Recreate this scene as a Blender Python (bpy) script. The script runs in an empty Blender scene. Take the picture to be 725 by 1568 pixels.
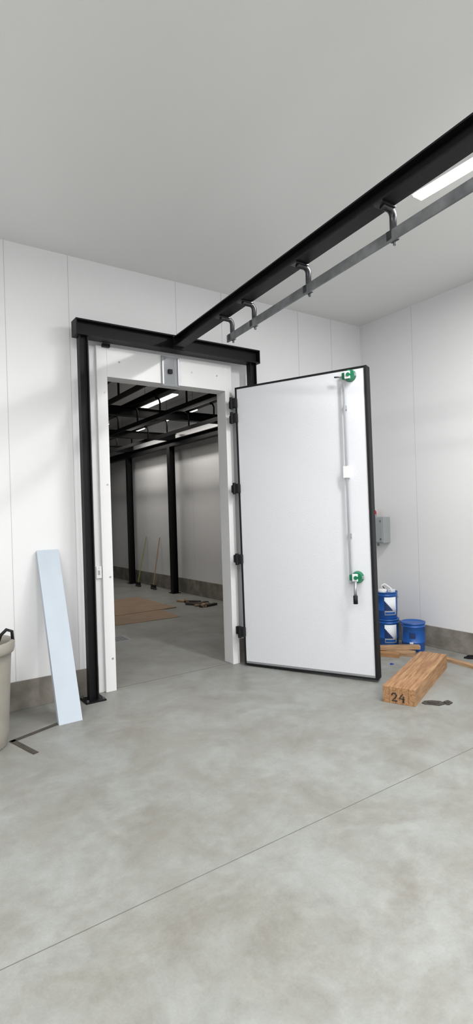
import bpy, bmesh, random
from math import *
from mathutils import Vector, Matrix
random.seed(4)
scn=bpy.context.scene
try: scn.view_settings.view_transform='Standard'
except Exception: pass

# ---------------------------------------------------------------- materials
def mat(name,col,rough=.5,metal=0,spec=.5,noise=0,nscale=20,bump=0,bscale=60,stretch=(1,1,1),col2=None,emit=None,estr=1,alpha=1,trans=0):
    m=bpy.data.materials.new(name); m.use_nodes=True
    nt=m.node_tree; b=nt.nodes['Principled BSDF']
    c=(*col,1); b.inputs['Base Color'].default_value=c
    b.inputs['Roughness'].default_value=rough; b.inputs['Metallic'].default_value=metal
    b.inputs['Specular IOR Level'].default_value=spec
    if emit: b.inputs['Emission Color'].default_value=(*emit,1); b.inputs['Emission Strength'].default_value=estr
    if alpha<1: b.inputs['Alpha'].default_value=alpha
    if trans: b.inputs['Transmission Weight'].default_value=trans
    tc=nt.nodes.new('ShaderNodeTexCoord'); mp=nt.nodes.new('ShaderNodeMapping')
    nt.links.new(tc.outputs['Object'],mp.inputs[0]); mp.inputs['Scale'].default_value=stretch
    if noise or col2:
        n=nt.nodes.new('ShaderNodeTexNoise'); n.inputs['Scale'].default_value=nscale; n.inputs['Detail'].default_value=6
        nt.links.new(mp.outputs[0],n.inputs[0])
        r=nt.nodes.new('ShaderNodeValToRGB'); r.color_ramp.elements[0].position=.32; r.color_ramp.elements[1].position=.68
        r.color_ramp.elements[0].color=(*(col2 or [x*(1-noise) for x in col]),1); r.color_ramp.elements[1].color=c
        nt.links.new(n.outputs[0],r.inputs[0]); nt.links.new(r.outputs[0],b.inputs['Base Color'])
    if bump:
        n2=nt.nodes.new('ShaderNodeTexNoise'); n2.inputs['Scale'].default_value=bscale; n2.inputs['Detail'].default_value=4
        nt.links.new(mp.outputs[0],n2.inputs[0])
        bp=nt.nodes.new('ShaderNodeBump'); bp.inputs['Strength'].default_value=bump; bp.inputs['Distance'].default_value=.01
        nt.links.new(n2.outputs[0],bp.inputs['Height']); nt.links.new(bp.outputs[0],b.inputs['Normal'])
    return m

m_wall=mat('white_panel',(.785,.79,.80),.32,bump=.12,bscale=1.2,stretch=(1,1,5))
m_seam=mat('panel_seam',(.56,.56,.57),.5)
m_ceil=mat('ceiling_panel',(.76,.76,.755),.4,bump=.08,bscale=1.5)
m_door=mat('door_skin',(.71,.725,.76),.28,bump=.10,bscale=90)
m_trim=mat('white_trim',(.78,.78,.79),.35)
m_black=mat('black_paint_steel',(.005,.005,.006),.5,spec=.22,bump=.1,bscale=40)
m_rub=mat('black_rubber',(.008,.008,.009),.6,spec=.3)
m_galv=mat('galvanised_steel',(.24,.25,.26),.45,metal=.7,noise=.5,nscale=9)
m_steel=mat('brushed_steel',(.42,.43,.45),.4,metal=.7)
m_pipe=mat('hanger_steel',(.06,.06,.065),.3,metal=.8,noise=.4,nscale=30)
m_green=mat('green_plastic',(.0,.16,.07),.35)
m_white=mat('white_plastic',(.8,.8,.8),.4)
m_blue=mat('blue_pail_paint',(.012,.09,.36),.32)
m_label=mat('label_paper',(.75,.78,.82),.5)
m_navy=mat('label_navy',(.01,.03,.12),.5)
m_grey=mat('grey_enclosure',(.33,.35,.36),.4)
m_red=mat('red_lens',(.5,.01,.02),.3)
m_bin=mat('bin_plastic',(.33,.31,.27),.5,noise=.12,nscale=6)
m_foam=mat('foam_board',(.50,.56,.63),.6,noise=.06,nscale=5)
m_card=mat('cardboard',(.30,.21,.14),.8,noise=.2,nscale=4)
m_rust=mat('weathered_steel',(.10,.085,.07),.6,metal=.4,noise=.4,nscale=20)
m_ink=mat('black_spray_ink',(.01,.01,.01),.7)
m_dark=mat('scrap_dark',(.06,.05,.045),.8,noise=.5,nscale=30)
m_tape=mat('blue_tape',(.02,.05,.3),.5)
m_wood=mat('glulam_wood',(.46,.27,.13),.5,nscale=5,stretch=(1,10,14),col2=(.25,.115,.048))
m_wood2=mat('pine_wood',(.46,.31,.18),.6,nscale=6,stretch=(1,9,9),col2=(.28,.16,.08))
m_glue=mat('glue_line',(.12,.045,.02),.6)
m_cement=mat('curb_concrete',(.27,.25,.22),.8,nscale=5,col2=(.14,.13,.11),bump=.5,bscale=25)
m_lamp=mat('led_diffuser',(1,1,1),.5,emit=(1,.98,.95),estr=6)
m_clear=mat('clear_plastic',(.40,.42,.44),.15,alpha=.45)
m_brass=mat('brush_bristle',(.25,.3,.08),.7)

def floor_mat():
    m=bpy.data.materials.new('floor_concrete'); m.use_nodes=True; nt=m.node_tree; b=nt.nodes['Principled BSDF']; L=nt.links
    tc=nt.nodes.new('ShaderNodeTexCoord')
    def noise(s,d,rg,dist=0):
        n=nt.nodes.new('ShaderNodeTexNoise'); n.inputs['Scale'].default_value=s; n.inputs['Detail'].default_value=d
        n.inputs['Roughness'].default_value=rg; n.inputs['Distortion'].default_value=dist; L.new(tc.outputs['Object'],n.inputs[0]); return n
    a=noise(1.9,10,.70,.45); c=noise(8,9,.75,.25); d=noise(90,3,.6); e=noise(.5,3,.5)
    def ramp(n,p0,c0,p1,c1):
        r=nt.nodes.new('ShaderNodeValToRGB'); el=r.color_ramp.elements
        el[0].position=p0;el[0].color=(*c0,1);el[1].position=p1;el[1].color=(*c1,1); L.new(n.outputs[0],r.inputs[0]); return r
    r1=ramp(a,.36,(.228,.221,.202),.60,(.288,.298,.290))
    r2=ramp(c,.34,(.87,.863,.845),.68,(1.08,1.09,1.08))
    r3=ramp(d,.3,(.94,.94,.94),.7,(1.03,1.03,1.03))
    r4=ramp(e,.35,(.95,.95,.935),.65,(1.05,1.05,1.05))
    def mul(x,y):
        q=nt.nodes.new('ShaderNodeMixRGB'); q.blend_type='MULTIPLY'; q.inputs[0].default_value=1
        L.new(x.outputs[0],q.inputs[1]); L.new(y.outputs[0],q.inputs[2]); return q
    o=mul(mul(mul(r1,r2),r3),r4); L.new(o.outputs[0],b.inputs['Base Color'])
    rr=ramp(c,.3,(.34,)*3,.7,(.55,)*3); L.new(rr.outputs[0],b.inputs['Roughness'])
    bp=nt.nodes.new('ShaderNodeBump'); bp.inputs['Strength'].default_value=.06; bp.inputs['Distance'].default_value=.01
    L.new(c.outputs[0],bp.inputs['Height']); L.new(bp.outputs[0],b.inputs['Normal'])
    return m
m_floor=floor_mat()
m_joint=mat('saw_cut_joint',(.14,.14,.13),.9)

# ---------------------------------------------------------------- mesh builder
class B:
    def __init__(s): s.bm=bmesh.new(); s.mats=[]
    def mi(s,m):
        if m not in s.mats: s.mats.append(m)
        return s.mats.index(m)
    def box(s,a,b,m,bev=0,M=None):
        x0,y0,z0=a;x1,y1,z1=b
        t=bmesh.new()
        bmesh.ops.create_cube(t,size=1)
        for v in t.verts: v.co=Vector(((x0+x1)/2+v.co.x*(x1-x0),(y0+y1)/2+v.co.y*(y1-y0),(z0+z1)/2+v.co.z*(z1-z0)))
        if bev: bmesh.ops.bevel(t,geom=t.edges[:]+t.verts[:],offset=bev,segments=2,affect='EDGES',profile=.6)
        s._merge(t,m,M)
    def _merge(s,t,m,M,smooth=False):
        i=s.mi(m); mp={}
        bmesh.ops.recalc_face_normals(t,faces=t.faces[:])
        for v in t.verts: mp[v]=s.bm.verts.new(M@v.co if M is not None else v.co)
        for f in t.faces:
            try: g=s.bm.faces.new([mp[v] for v in f.verts])
            except ValueError: continue
            g.material_index=i; g.smooth=smooth
        t.free()
    def cyl(s,p0,p1,r,m,r2=None,n=24,M=None):
        p0=Vector(p0);p1=Vector(p1);d=p1-p0;t=bmesh.new()
        bmesh.ops.create_cone(t,cap_ends=True,segments=n,radius1=r,radius2=r if r2 is None else r2,depth=d.length)
        Q=Matrix.Translation((p0+p1)/2)@d.to_track_quat('Z','Y').to_matrix().to_4x4()
        for v in t.verts: v.co=Q@v.co
        s._merge(t,m,M)
    def lathe(s,prof,m,c=(0,0,0),n=40,M=None,a0=0,a1=2*pi,smooth=True):
        t=bmesh.new(); rings=[]; full=abs(a1-a0-2*pi)<1e-6
        k=n if full else n+1
        for r,z in prof: rings.append([t.verts.new((c[0]+r*cos(a0+(a1-a0)*j/n),c[1]+r*sin(a0+(a1-a0)*j/n),c[2]+z)) for j in range(k)])
        for i in range(len(rings)-1):
            for j in range(n):
                a=rings[i];b=rings[i+1];j2=(j+1)%k
                t.faces.new((a[j],a[j2],b[j2],b[j]))
        bmesh.ops.remove_doubles(t,verts=t.verts[:],dist=1e-6)
        s._merge(t,m,M,smooth)
    def tube(s,pts,r,m,n=10,M=None):
        pts=[Vector(p) for p in pts]; t=bmesh.new(); rings=[]; prev=None
        for i,p in enumerate(pts):
            d=(pts[min(i+1,len(pts)-1)]-pts[max(i-1,0)]).normalized()
            if prev is None:
                up=Vector((0,0,1)) if abs(d.z)<.9 else Vector((1,0,0)); x=d.cross(up).normalized()
            else: x=(prev-d*prev.dot(d)).normalized()
            prev=x;y=d.cross(x)
            rings.append([t.verts.new(p+r*(cos(2*pi*j/n)*x+sin(2*pi*j/n)*y)) for j in range(n)])
        for i in range(len(rings)-1):
            for j in range(n): t.faces.new((rings[i][j],rings[i][(j+1)%n],rings[i+1][(j+1)%n],rings[i+1][j]))
        t.faces.new(rings[0]); t.faces.new(rings[-1][::-1])
        s._merge(t,m,M,True)
    def ibeam(s,p0,p1,w,h,m,tf=.010,tw=.008,side=None):
        p0=Vector(p0);p1=Vector(p1);d=(p1-p0).normalized()
        side=Vector(side).normalized() if side is not None else d.cross(Vector((0,0,1))).normalized()
        up=side.cross(d).normalized()
        W=w/2;H=h/2;T=tw/2
        pr=[(-W,-H),(W,-H),(W,-H+tf),(T,-H+tf),(T,H-tf),(W,H-tf),(W,H),(-W,H),(-W,H-tf),(-T,H-tf),(-T,-H+tf),(-W,-H+tf)]
        t=bmesh.new(); A=[t.verts.new(p0+side*x+up*z) for x,z in pr]; Bv=[t.verts.new(p1+side*x+up*z) for x,z in pr]
        n=len(pr)
        for i in range(n): t.faces.new((A[i],A[(i+1)%n],Bv[(i+1)%n],Bv[i]))
        t.faces.new(A[::-1]); t.faces.new(Bv)
        s._merge(t,m,None)
    def poly(s,pts,z0,z1,m,M=None):
        t=bmesh.new(); f=t.faces.new([t.verts.new((x,y,z0)) for x,y in pts])
        g=bmesh.ops.extrude_face_region(t,geom=[f])
        for v in g['geom']:
            if isinstance(v,bmesh.types.BMVert): v.co.z=z1
        s._merge(t,m,M)
    def done(s,name,parent=None,M=None):
        me=bpy.data.meshes.new(name); s.bm.to_mesh(me); s.bm.free()
        for m in s.mats: me.materials.append(m)
        o=bpy.data.objects.new(name,me); bpy.context.collection.objects.link(o)
        if M is not None: o.matrix_world=M
        if parent: o.parent=parent
        return o
def empty(name,loc=(0,0,0)):
    o=bpy.data.objects.new(name,None); o.location=loc; o.empty_display_size=.2; bpy.context.collection.objects.link(o); return o
def frame(o,ang):
    return Matrix.Translation(Vector(o))@Matrix.Rotation(ang,4,'Z')

H=3.97; XE=3.46; XW=-4.6; YS=-7.4; YN=9.9; CH=.24
OW=1.30; OH=2.90
# ---------------------------------------------------------------- shell
b=B(); b.box((XW-.1,YS-.1,-.1),(XE+.1,YN+.1,0),m_floor)
b.box((XW,-2.723,0),(XE,-2.719,.0008),m_joint); b.box((0,-.004,0),(OW,.004,.0008),m_joint)
b.box((XW,4.0,0),(XE,4.006,.0008),m_joint)
b.done('floor')
b=B(); b.box((XW-.1,YS-.1,H),(XE+.1,YN+.1,H+.1),m_ceil)
b.done('ceiling')
b=B(); g=.02
b.box((XW,0,0),(-g,.10,H),m_wall); b.box((OW+g,0,0),(XE,.10,H),m_wall); b.box((-g,0,OH+g),(OW+g,.10,H),m_wall)
for x in (-3.6,-2.5,-1.96,-1.4,-.86,-.32,.77,1.32,2.40,2.94):
    z0=3.3 if -.1<x<1.39 else CH
    b.box((x-.0026,-.0012,z0),(x+.0026,0,H),m_seam)
b.done('wall_north')
b=B(); b.box((XE,YS-.1,0),(XE+.1,YN+.1,H),m_wall)
for y in (-6.3,-5.2,-4.1,-3.0,-1.9,-.8,1.2,2.3,3.4,4.5,5.6,6.7,7.8,8.9): b.box((XE-.0012,y-.002,CH),(XE,y+.002,H),m_seam)
b.done('wall_east')
b=B(); b.box((XW-.1,YS-.1,0),(XW,YN+.1,H),m_wall); b.done('wall_west')
b=B(); b.box((XW,YS-.1,0),(XE,YS,H),m_wall); b.done('wall_south')
b=B(); b.box((XW,YN,0),(XE,YN+.1,H),m_wall); b.done('wall_far_north')
b=B(); b.box((XW,-.02,0),(-.105,0,CH),m_cement,.004); b.box((1.39,-.02,0),(XE-.02,0,CH),m_cement,.004); b.done('baseboard_north')
b=B(); b.box((XE-.02,YS,0),(XE,-.0,CH),m_cement,.004); b.box((XE-.02,.10,0),(XE,YN,CH+.06),m_cement,.004); b.done('baseboard_east')
b=B(); b.box((XW,YN-.03,0),(XE-.02,YN,CH+.06),m_cement,.004); b.done('baseboard_far_north')

# ---------------------------------------------------------------- door casing
fr=empty('trim_1')
b=B()
b.box((-.10,-.06,0),(0,.11,OH+.28),m_trim,.004)
b.box((OW,-.06,0),(OW+.085,.11,OH+.28),m_trim,.004)
b.box((0,-.06,OH),(OW,.11,OH+.28),m_trim,.003)
b.box((-.155,-.025,0),(-.10,0,OH+.28),m_trim,.003)
b.done('casing',fr)
b=B()
for z in (.3,1.05,1.9,2.75): b.cyl((-.03,-.061,z),(-.03,-.064,z),.009,m_steel)
for x in (.12,.9,1.2): b.cyl((x,-.061,3.05),(x,-.064,3.05),.009,m_steel)
b.done('screws',fr)
b=B()
b.box((.55,-.075,OH-.02),(.75,-.068,OH+.27),m_clear)
b.box((.60,-.067,OH),(.70,-.061,OH+.25),m_galv)
b.box((.555,-.085,OH-.01),(.572,-.061,OH+.26),m_steel,.002); b.box((.728,-.085,OH-.01),(.745,-.061,OH+.26),m_steel,.002)
b.box((.62,-.10,OH+.10),(.66,-.07,OH+.14),m_black)
b.done('track_slot_flap',fr)
b=B()
for z in (2.755,2.60,1.86,1.12,.36): b.box((OW+.04,-.085,z-.04),(OW+.083,-.060,z+.04),m_rub,.006)
b.done('hinge_leaves',fr)

# ---------------------------------------------------------------- black steel portal
b=B()
yp=-.17
b.ibeam((-.33,yp,3.265),(1.64,yp,3.265),.13,.14,m_black,.012,.009)
b.box((-.335,yp-.065,3.195),(-.325,yp+.065,3.335),m_black)
b.box((1.635,yp-.065,3.195),(1.645,yp+.065,3.335),m_black)
for x in (-.262,1.575):
    b.ibeam((x,yp,0.01),(x,yp,3.195),.072,.080,m_black,.010,.008,side=(0,1,0))
    b.box((x-.09,yp-.09,0),(x+.09,yp+.09,.012),m_black,.002)
    for sx in (-.07,.07):
        for sy in (-.07,.07): b.cyl((x+sx,yp+sy,.012),(x+sx,yp+sy,.03),.010,m_galv,n=6)
b.box((-.05,-.1,3.165),(.02,-.065,3.195),m_black)
b.done('steel_portal_frame')

# ---------------------------------------------------------------- overhead I-beam + rail
def bx(y): return .66+.07*(y+.2)
b=B()
b.ibeam((bx(-.255),-.255,3.265),(bx(-7.2),-7.2,3.265),.105,.095,m_black,.010,.008)
b.box((bx(-.235)-.06,-.25,3.20),(bx(-.235)+.06,-.238,3.33),m_black)
for y in (-4.6,-6.9): b.cyl((bx(y),y,3.31),(bx(y),y,H),.02,m_black)
b.done('overhead_steel_beam')
def rx(y): return .665+.085*(y+1.1)
b=B()
y0,y1=-1.08,-7.0
ang=atan2(y1-y0,rx(y1)-rx(y0)); M=frame((rx(y0),y0,0),ang); L=hypot(y1-y0,rx(y1)-rx(y0))
b.box((0,-.007,3.030),(L,.007,3.090),m_galv,.002,M)
ys=[-1.13,-1.48,-2.17,-2.92,-3.68,-4.4,-5.1,-5.8]
for y in ys:
    X=rx(y); c=bx(y)
    pts=[(c-.02,y,3.205),(X-.03,y,3.205)]
    for k in range(7):
        a=pi/2*(1-k/6); pts.append((X-.012+.035*cos(a),y,3.17+.035*sin(a)))
    pts.append((X+.023,y,3.05))
    b.tube(pts,.019,m_pipe,12)
    b.box((X-.008,y-.025,3.04),(X+.04,y+.025,3.09),m_pipe,.003)
    b.box((c-.055,y-.03,3.205),(c+.055,y+.03,3.217),m_pipe,.002)
    b.cyl((X+.03,y,3.04),(X+.03,y,3.02),.009,m_galv,n=6)
b.done('hanging_track_rail')

# ---------------------------------------------------------------- door leaf
dr=empty('door_1')
hx,hy=1.372,-.172
A=atan2(-1.435+.172,1.988-1.372); D=frame((hx,hy,0),A)@Matrix.Rotation(-.0075,4,'Y')
Wd=1.405; z0=.014; z1=2.922
b=B(); b.box((.018,0,z0+.018),(Wd-.026,.10,z1-.018),m_door,.004,D)
b.done('panel',dr)
b=B()
b.box((0,-.006,z0),(.018,.08,z1),m_rub,.003,D); b.box((Wd-.026,-.010,z0),(Wd,.10,z1),m_rub,.004,D)
b.box((.014,-.006,z1-.018),(Wd-.02,.09,z1),m_rub,.003,D); b.box((.014,-.006,z0),(Wd-.02,.09,z0+.018),m_rub,.003,D)
b.done('gasket',dr)
b=B(); b.box((.022,-.004,z0+.018),(Wd-.028,0,z0+.038),m_steel,0,D)
b.done('kick_strip',dr)
b=B()
s=1.19
b.box((s-.010,-.045,.90),(s+.010,-.030,2.79),m_steel,.003,D)
b.box((s-.03,-.055,1.89),(s+.02,-.0,2.00),m_white,.004,D)
for z in (2.55,1.35): b.box((s-.016,-.03,z-.02),(s+.016,0,z+.02),m_steel,.002,D)
b.done('latch_rod',dr)
b=B()
for z in (2.845,.960):
    q=1.248
    b.cyl((q,0,z),(q,-.05,z),.058,m_green,.05,28,D)
    b.box((q-.07,-.048,z-.03),(q+.01,-.005,z+.03),m_green,.008,D)
    b.box((q-.035,-.07,z-.035),(q+.015,-.045,z+.035),m_white,.004,D)
    b.cyl((q,-.05,z),(q,-.078,z),.018,m_green,n=16,M=D)
    b.box((q+.015,-.04,z-.014),(q+.065,-.02,z+.014),m_steel,.003,D)
b.tube([(q,-.075,.93),(q,-.095,.86),(q,-.10,.80)],.014,m_steel,12,D)
b.tube([(q,-.10,.80),(q,-.10,.725)],.021,m_rub,12,D)
b.tube([(q-.07,-.06,2.833),(q-.135,-.06,2.841)],.008,m_galv,8,D)
b.done('latch_handles',dr)
b=B()
for z in (2.755,2.60,1.86,1.12,.36):
    b.box((-.045,-.055,z-.05),(.03,-.004,z+.05),m_rub,.01,D)
    b.cyl((-.025,-.045,z-.06),(-.025,-.045,z+.06),.018,m_rub,n=16,M=D)
b.done('hinges',dr)

# ---------------------------------------------------------------- wall devices
b=B(); b.box((-.155,-.05,1.045),(-.105,-.026,1.155),m_white,.004); b.box((-.138,-.056,1.08),(-.122,-.049,1.12),m_steel,.002)
b.cyl((-.13,-.051,1.14),(-.13,-.049,1.14),.004,m_steel); b.done('light_switch')
b=B()
b.box((XE-.13,-.395,1.18),(XE,-.13,1.50),m_grey,.008); b.box((XE-.142,-.385,1.19),(XE-.128,-.14,1.49),m_grey,.006)
b.box((XE-.15,-.37,1.44),(XE-.14,-.355,1.46),m_galv); b.box((XE-.15,-.37,1.22),(XE-.14,-.355,1.24),m_galv)
b.cyl((XE-.07,-.205,1.50),(XE-.07,-.205,1.535),.032,m_grey); b.lathe([(.03,0),(.03,.03),(.02,.05),(0,.055)],m_red,(XE-.07,-.205,1.535),20)
b.cyl((XE-.06,-.25,1.18),(XE-.06,-.25,1.14),.014,m_galv)
b.done('electrical_box')

# ---------------------------------------------------------------- pails
def pail(name,x,y,z,ra,lab=True,junk=False):
    b=B(); h=.312; r=.129
    b.lathe([(0,0),(r-.012,0),(r-.010,.004),(r-.004,h*.30),(r-.001,h*.31),(r-.001,h*.33),(r-.004,h*.34),(r,h*.86),(r+.004,h*.87),(r+.004,h*.89),(r,h*.90),(r,h-.012),(r+.006,h-.01),(r+.006,h),(r-.002,h),(r-.004,h-.012),(0,h-.012)],m_blue)
    a=ra
    if lab:
        b.lathe([(r-.0015,.05),(r+.0015,.05),(r+.0025,h*.82),(r,h*.82)],m_label,n=16,a0=a-.35,a1=a+.75)
        for k in range(8):
            b.lathe([(r+.0027,.10),(r+.0037,.10+.014*(8-k))],m_navy,n=3,a0=a-.35+k*.09,a1=a-.35+(k+1)*.09)
        b.lathe([(r+.0022,.06),(r+.003,.085)],m_blue,n=10,a0=a-.3,a1=a+.6)
    else:
        b.lathe([(r+.0005,.15),(r+.002,.21)],m_navy,n=10,a0=a-.15,a1=a+.35)
        b.lathe([(r+.0005,.09),(r+.002,.11)],m_label,n=10,a0=a-.15,a1=a+.15)
    pts=[(cos(a+pi/2+t)*(r+.012) ,sin(a+pi/2+t)*(r+.012),h*.80-.09*sin(t)) for t in [pi*k/16 for k in range(17)]]
    b.tube(pts,.0025,m_galv,6)
    if junk:
        b.lathe([(.05,h-.01),(.055,h+.02),(.03,h+.03),(0,h+.03)],m_white,(-.04,0.02,0),18)
        b.tube([(-.04,.02,h+.03),(-.05,.02,h+.07),(-.02,.0,h+.085),(.02,-.03,h+.05),(.06,-.05,h+.01)],.010,m_white,8)
        b.box((-.01,-.09,h-.01),(.06,-.03,h+.025),m_label,.006)
        b.tube([(.0,.06,h),(.03,.08,h+.05),(.06,.05,h)],.006,m_dark,8)
    else:
        b.lathe([(r+.007,h-.004),(r+.007,h+.006),(r-.008,h+.006),(r-.012,h),(0,h)],m_blue)
    return b.done(name,None,Matrix.Translation((x,y,z)))
va=atan2(-4.8-(-.6),-1.8-3.2)
pail('paint_pail',3.16,-.56,0,va+.1)
pail('paint_pail',3.155,-.555,.319,va+.2,junk=True)
pail('paint_pail',3.20,-.89,0,va-.2,lab=False)

# ---------------------------------------------------------------- glulam block "24"
LA=atan2(.49,1.15); LM=frame((1.64,-1.78,0),LA)
b=B(); l,w,h=1.22,.265,.135
for i in range(5):
    ya=-w+i*w/5
    b.box((0,ya+.0008,0),(l,ya+w/5-.0008,h),m_wood,.002)
    if i: b.box((.001,ya-.001,.001),(l-.001,ya+.001,h-.0015),m_glue)
def dg(pts): b.tube([(-.0015,-y,z) for y,z in pts],.005,m_ink,8)
dg([(.075,.070),(.085,.085),(.105,.085),(.115,.070),(.105,.050),(.078,.025),(.12,.025)])
dg([(.165,.088),(.138,.050),(.18,.047)]); dg([(.172,.070),(.170,.020)])
b.done('glulam_lumber_block',None,LM)

def board(name,p0,p1,w,h,m,z=0):
    p0=Vector((*p0,z));p1=Vector((*p1,z));d=p1-p0
    b=B(); b.box((0,-w/2,0),(d.length,w/2,h),m,.002)
    b.box((.0,-w/2-.0004,h*.5),(d.length*.4,-w/2,h*.55),m_glue)
    return b.done(name,None,frame(p0,atan2(d.y,d.x)))
board('wood_board',(2.66,-.50),(2.98,-1.08),.09,.05,m_wood2)
board('wood_board',(2.52,-.42),(2.82,-1.00),.08,.045,m_wood)
board('wood_board',(2.62,-.66),(3.11,-1.04),.075,.04,m_wood2,.052)
board('wood_strip',(3.12,-1.10),(3.02,-2.05),.07,.03,m_wood2)

# ---------------------------------------------------------------- foam board leaning on the wall
b=B(); Lb=sqrt(1.335**2+.535**2)
ta=atan2(1.335,.535)
b.box((0,-.0225,0),(.185,.0225,Lb),m_foam,.003)
M=Matrix.Translation((-.672,-.575,.0))@Matrix.Rotation(-(pi/2-ta),4,'X')@Matrix.Translation((0,.0225,0))
b.done('foam_board',None,M)

# ---------------------------------------------------------------- bin
b=B()
b.lathe([(0,0),(.185,0),(.192,.01),(.205,.10),(.232,.60),(.236,.66),(.252,.665),(.258,.69),(.258,.735),(.250,.745),(.238,.745),(.232,.70),(.20,.1),(.18,.03),(0,.03)],m_bin,n=48)
for a in (1.1,pi+1.1):
    Mx=Matrix.Rotation(a,4,'Z')
    b.box((.235,-.07,.60),(.275,.07,.66),m_bin,.012,Mx)
b.tube([(.10,-.03,.60),(.16,-.05,.78),(.20,-.05,.815),(.235,-.06,.80),(.24,-.06,.72)],.012,m_rub,10)
b.box((-.15,-.15,.5),(.15,.15,.70),m_rub,.06)
b.done('trash_can',None,Matrix.Translation((-1.25,-.62,0)))

b=B()
def strip(p,q,w):
    p=Vector((*p,0));q=Vector((*q,0));d=q-p; b.box((0,-w/2,.001),(d.length,w/2,.004),m_rust,0,frame(p,atan2(d.y,d.x)))
strip((-1.04,-.66),(-.62,-.51),.04); strip((-1.03,-.64),(-.94,-.97),.04)
b.done('carpenter_square')

def scrap(name,x,y,r,m,n=9,h=.006,sx=1.6,ang=0):
    b=B(); pts=[(r*sx*cos(2*pi*i/n)*random.uniform(.6,1),r*sin(2*pi*i/n)*random.uniform(.5,1)) for i in range(n)]
    b.poly(pts,0,h,m); b.poly([(p[0]*.5,p[1]*.6+.01) for p in pts],h,h*1.8,m)
    return b.done(name,None,frame((x,y,0),ang))
scrap('wood_scrap',1.93,-2.06,.07,m_dark,ang=-.5); scrap('wood_scrap',2.02,-2.13,.04,m_dark,ang=.6)
scrap('rag_scrap',3.34,-1.50,.05,m_rub,h=.016,ang=-.8)
scrap('tape_scrap',2.55,-1.12,.02,m_tape); scrap('tape_scrap',2.32,-.80,.015,m_tape)
scrap('tape_scrap',2.62,-2.0,.018,m_tape)

# ---------------------------------------------------------------- inner room
b=B()
for y in (.9,2.9,5.06,7.24,9.3):
    b.ibeam((3.28,y,0),(3.28,y,3.0),.12,.12,m_black,.010,.008,side=(0,1,0)); b.box((3.19,y-.1,0),(3.37,y+.1,.012),m_black)
b.ibeam((3.28,.3,3.07),(3.28,9.8,3.07),.12,.14,m_black,.012,.009)
for y in (.9,2.9,5.06,7.24,9.3): b.ibeam((-3.0,y,3.21),(3.4,y,3.21),.12,.14,m_black,.012,.009)
for y in (.9,2.9,5.06,7.24,9.3):
    b.ibeam((-2.9,y,0),(-2.9,y,3.14),.12,.12,m_black,.010,.008,side=(0,1,0))
for x in (-1.6,-.5,.62,1.55,2.45):
    b.ibeam((x,.3,3.33),(x,9.7,3.33),.10,.10,m_black,.010,.008)
    b.box((x-.01,.14,2.985),(x+.01,9.7,3.045),m_black)
    for k in range(12):
        y=.5+k*.78
        b.tube([(x-.04,y,3.27),(x+.01,y,3.26),(x+.03,y,3.22),(x+.03,y,3.02)],.014,m_black,8)
b.done('inner_steel_rail_structure')
b=B(); b.box((0,0,0),(1.1,1.7,.006),m_card); b.box((.35,.7,.006),(1.45,2.3,.012),m_card,0,Matrix.Rotation(.08,4,'Z'))
b.done('cardboard_sheet',None,frame((1.05,2.75,0),-.06))
def broom(name,x,y,m):
    b=B(); b.cyl((x,y,.10),(XE-.03,y+.1,1.12),.010,m,n=10)
    b.box((x-.025,y-.11,0.0),(x+.025,y+.11,.04),m_dark,.008); b.box((x-.02,y-.10,.04),(x+.02,y+.10,.10),m_rub,.006)
    b.done(name)
broom('push_broom',3.15,6.6,m_brass); broom('push_broom',3.2,5.9,m_wood2)
b=B()
for i in range(10):
    x=random.uniform(2.8,3.02);y=random.uniform(3.1,3.9);M=frame((x,y,0),random.uniform(0,3))
    b.box((-.15,-.04,.0+i*.001),(.15,.04,.03+i*.001),random.choice([m_wood2,m_dark,m_card]),.002,M)
b.done('scrap_wood_pile')
b=B(); b.box((0,0,0),(.3,.3,.004),m_steel)
for i in range(6): b.box((.02,.03+i*.045,.004),(.28,.045+i*.045,.005),m_rub)
b.done('floor_drain',None,frame((.62,1.75,0),.0))

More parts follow.
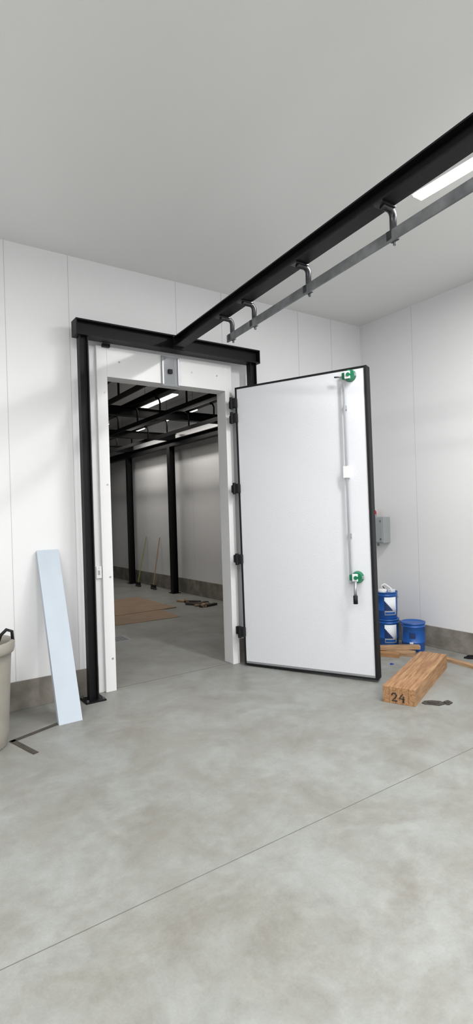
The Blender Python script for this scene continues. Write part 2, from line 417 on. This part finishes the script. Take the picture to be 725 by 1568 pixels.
# ---------------------------------------------------------------- lamps
def lamp(x,y,ly,p,lx=.12,z=H,col=(1,.992,.975)):
    e=empty('ceiling_light',(x,y,z))
    b=B(); b.box((-lx/2,-ly/2,-.06),(lx/2,ly/2,0),m_white,.004); b.box((-lx/2+.01,-ly/2+.01,-.075),(lx/2-.01,ly/2-.01,-.058),m_lamp,.006)
    if z<H:
        for yy in (-ly/2+.1,ly/2-.1): b.cyl((0,yy,0),(0,yy,H-z),.004,m_galv,n=8)
    b.done('fixture',e)
    ld=bpy.data.lights.new('led','AREA'); ld.shape='RECTANGLE'; ld.size=lx; ld.size_y=ly; ld.energy=p; ld.color=col
    lo=bpy.data.objects.new('led_tube',ld); lo.location=(0,0,-.085); bpy.context.collection.objects.link(lo); lo.parent=e
lamp(1.58,-2.90,1.2,80)
for x,y,p in ((1.62,-5.6,88),(-.6,-5.9,84),(-2.6,-3.2,74),(-2.6,-5.9,76)): lamp(x,y,2.4,p,lx=.25)  # unseen fixtures, added and enlarged to soften shadows and even the wall light
for x,y in ((2.02,3.0),(2.88,3.9),(2.88,6.1),(2.02,5.9),(-1.2,4.0)): lamp(x,y,1.2,12,z=3.50,col=(1,.95,.88))

w=bpy.data.worlds.new('world'); scn.world=w; w.use_nodes=True
w.node_tree.nodes['Background'].inputs[0].default_value=(.8,.85,.9,1); w.node_tree.nodes['Background'].inputs[1].default_value=.3

# ---------------------------------------------------------------- camera
yaw,pitch,roll=.5968,.0025,-.0308
f=Vector((sin(yaw)*cos(pitch),cos(yaw)*cos(pitch),sin(pitch))); r0=Vector((cos(yaw),-sin(yaw),0)); u0=r0.cross(f)
r=cos(roll)*r0+sin(roll)*u0; u=-sin(roll)*r0+cos(roll)*u0
cd=bpy.data.cameras.new('camera'); co=bpy.data.objects.new('camera',cd); bpy.context.collection.objects.link(co)
Mc=Matrix((( r.x,u.x,-f.x,-1.8241),(r.y,u.y,-f.y,-4.802),(r.z,u.z,-f.z,1.6),(0,0,0,1)))
co.matrix_world=Mc
cd.sensor_fit='HORIZONTAL'; cd.sensor_width=36; cd.lens=36*819.9167/725; cd.clip_start=.05
scn.camera=co
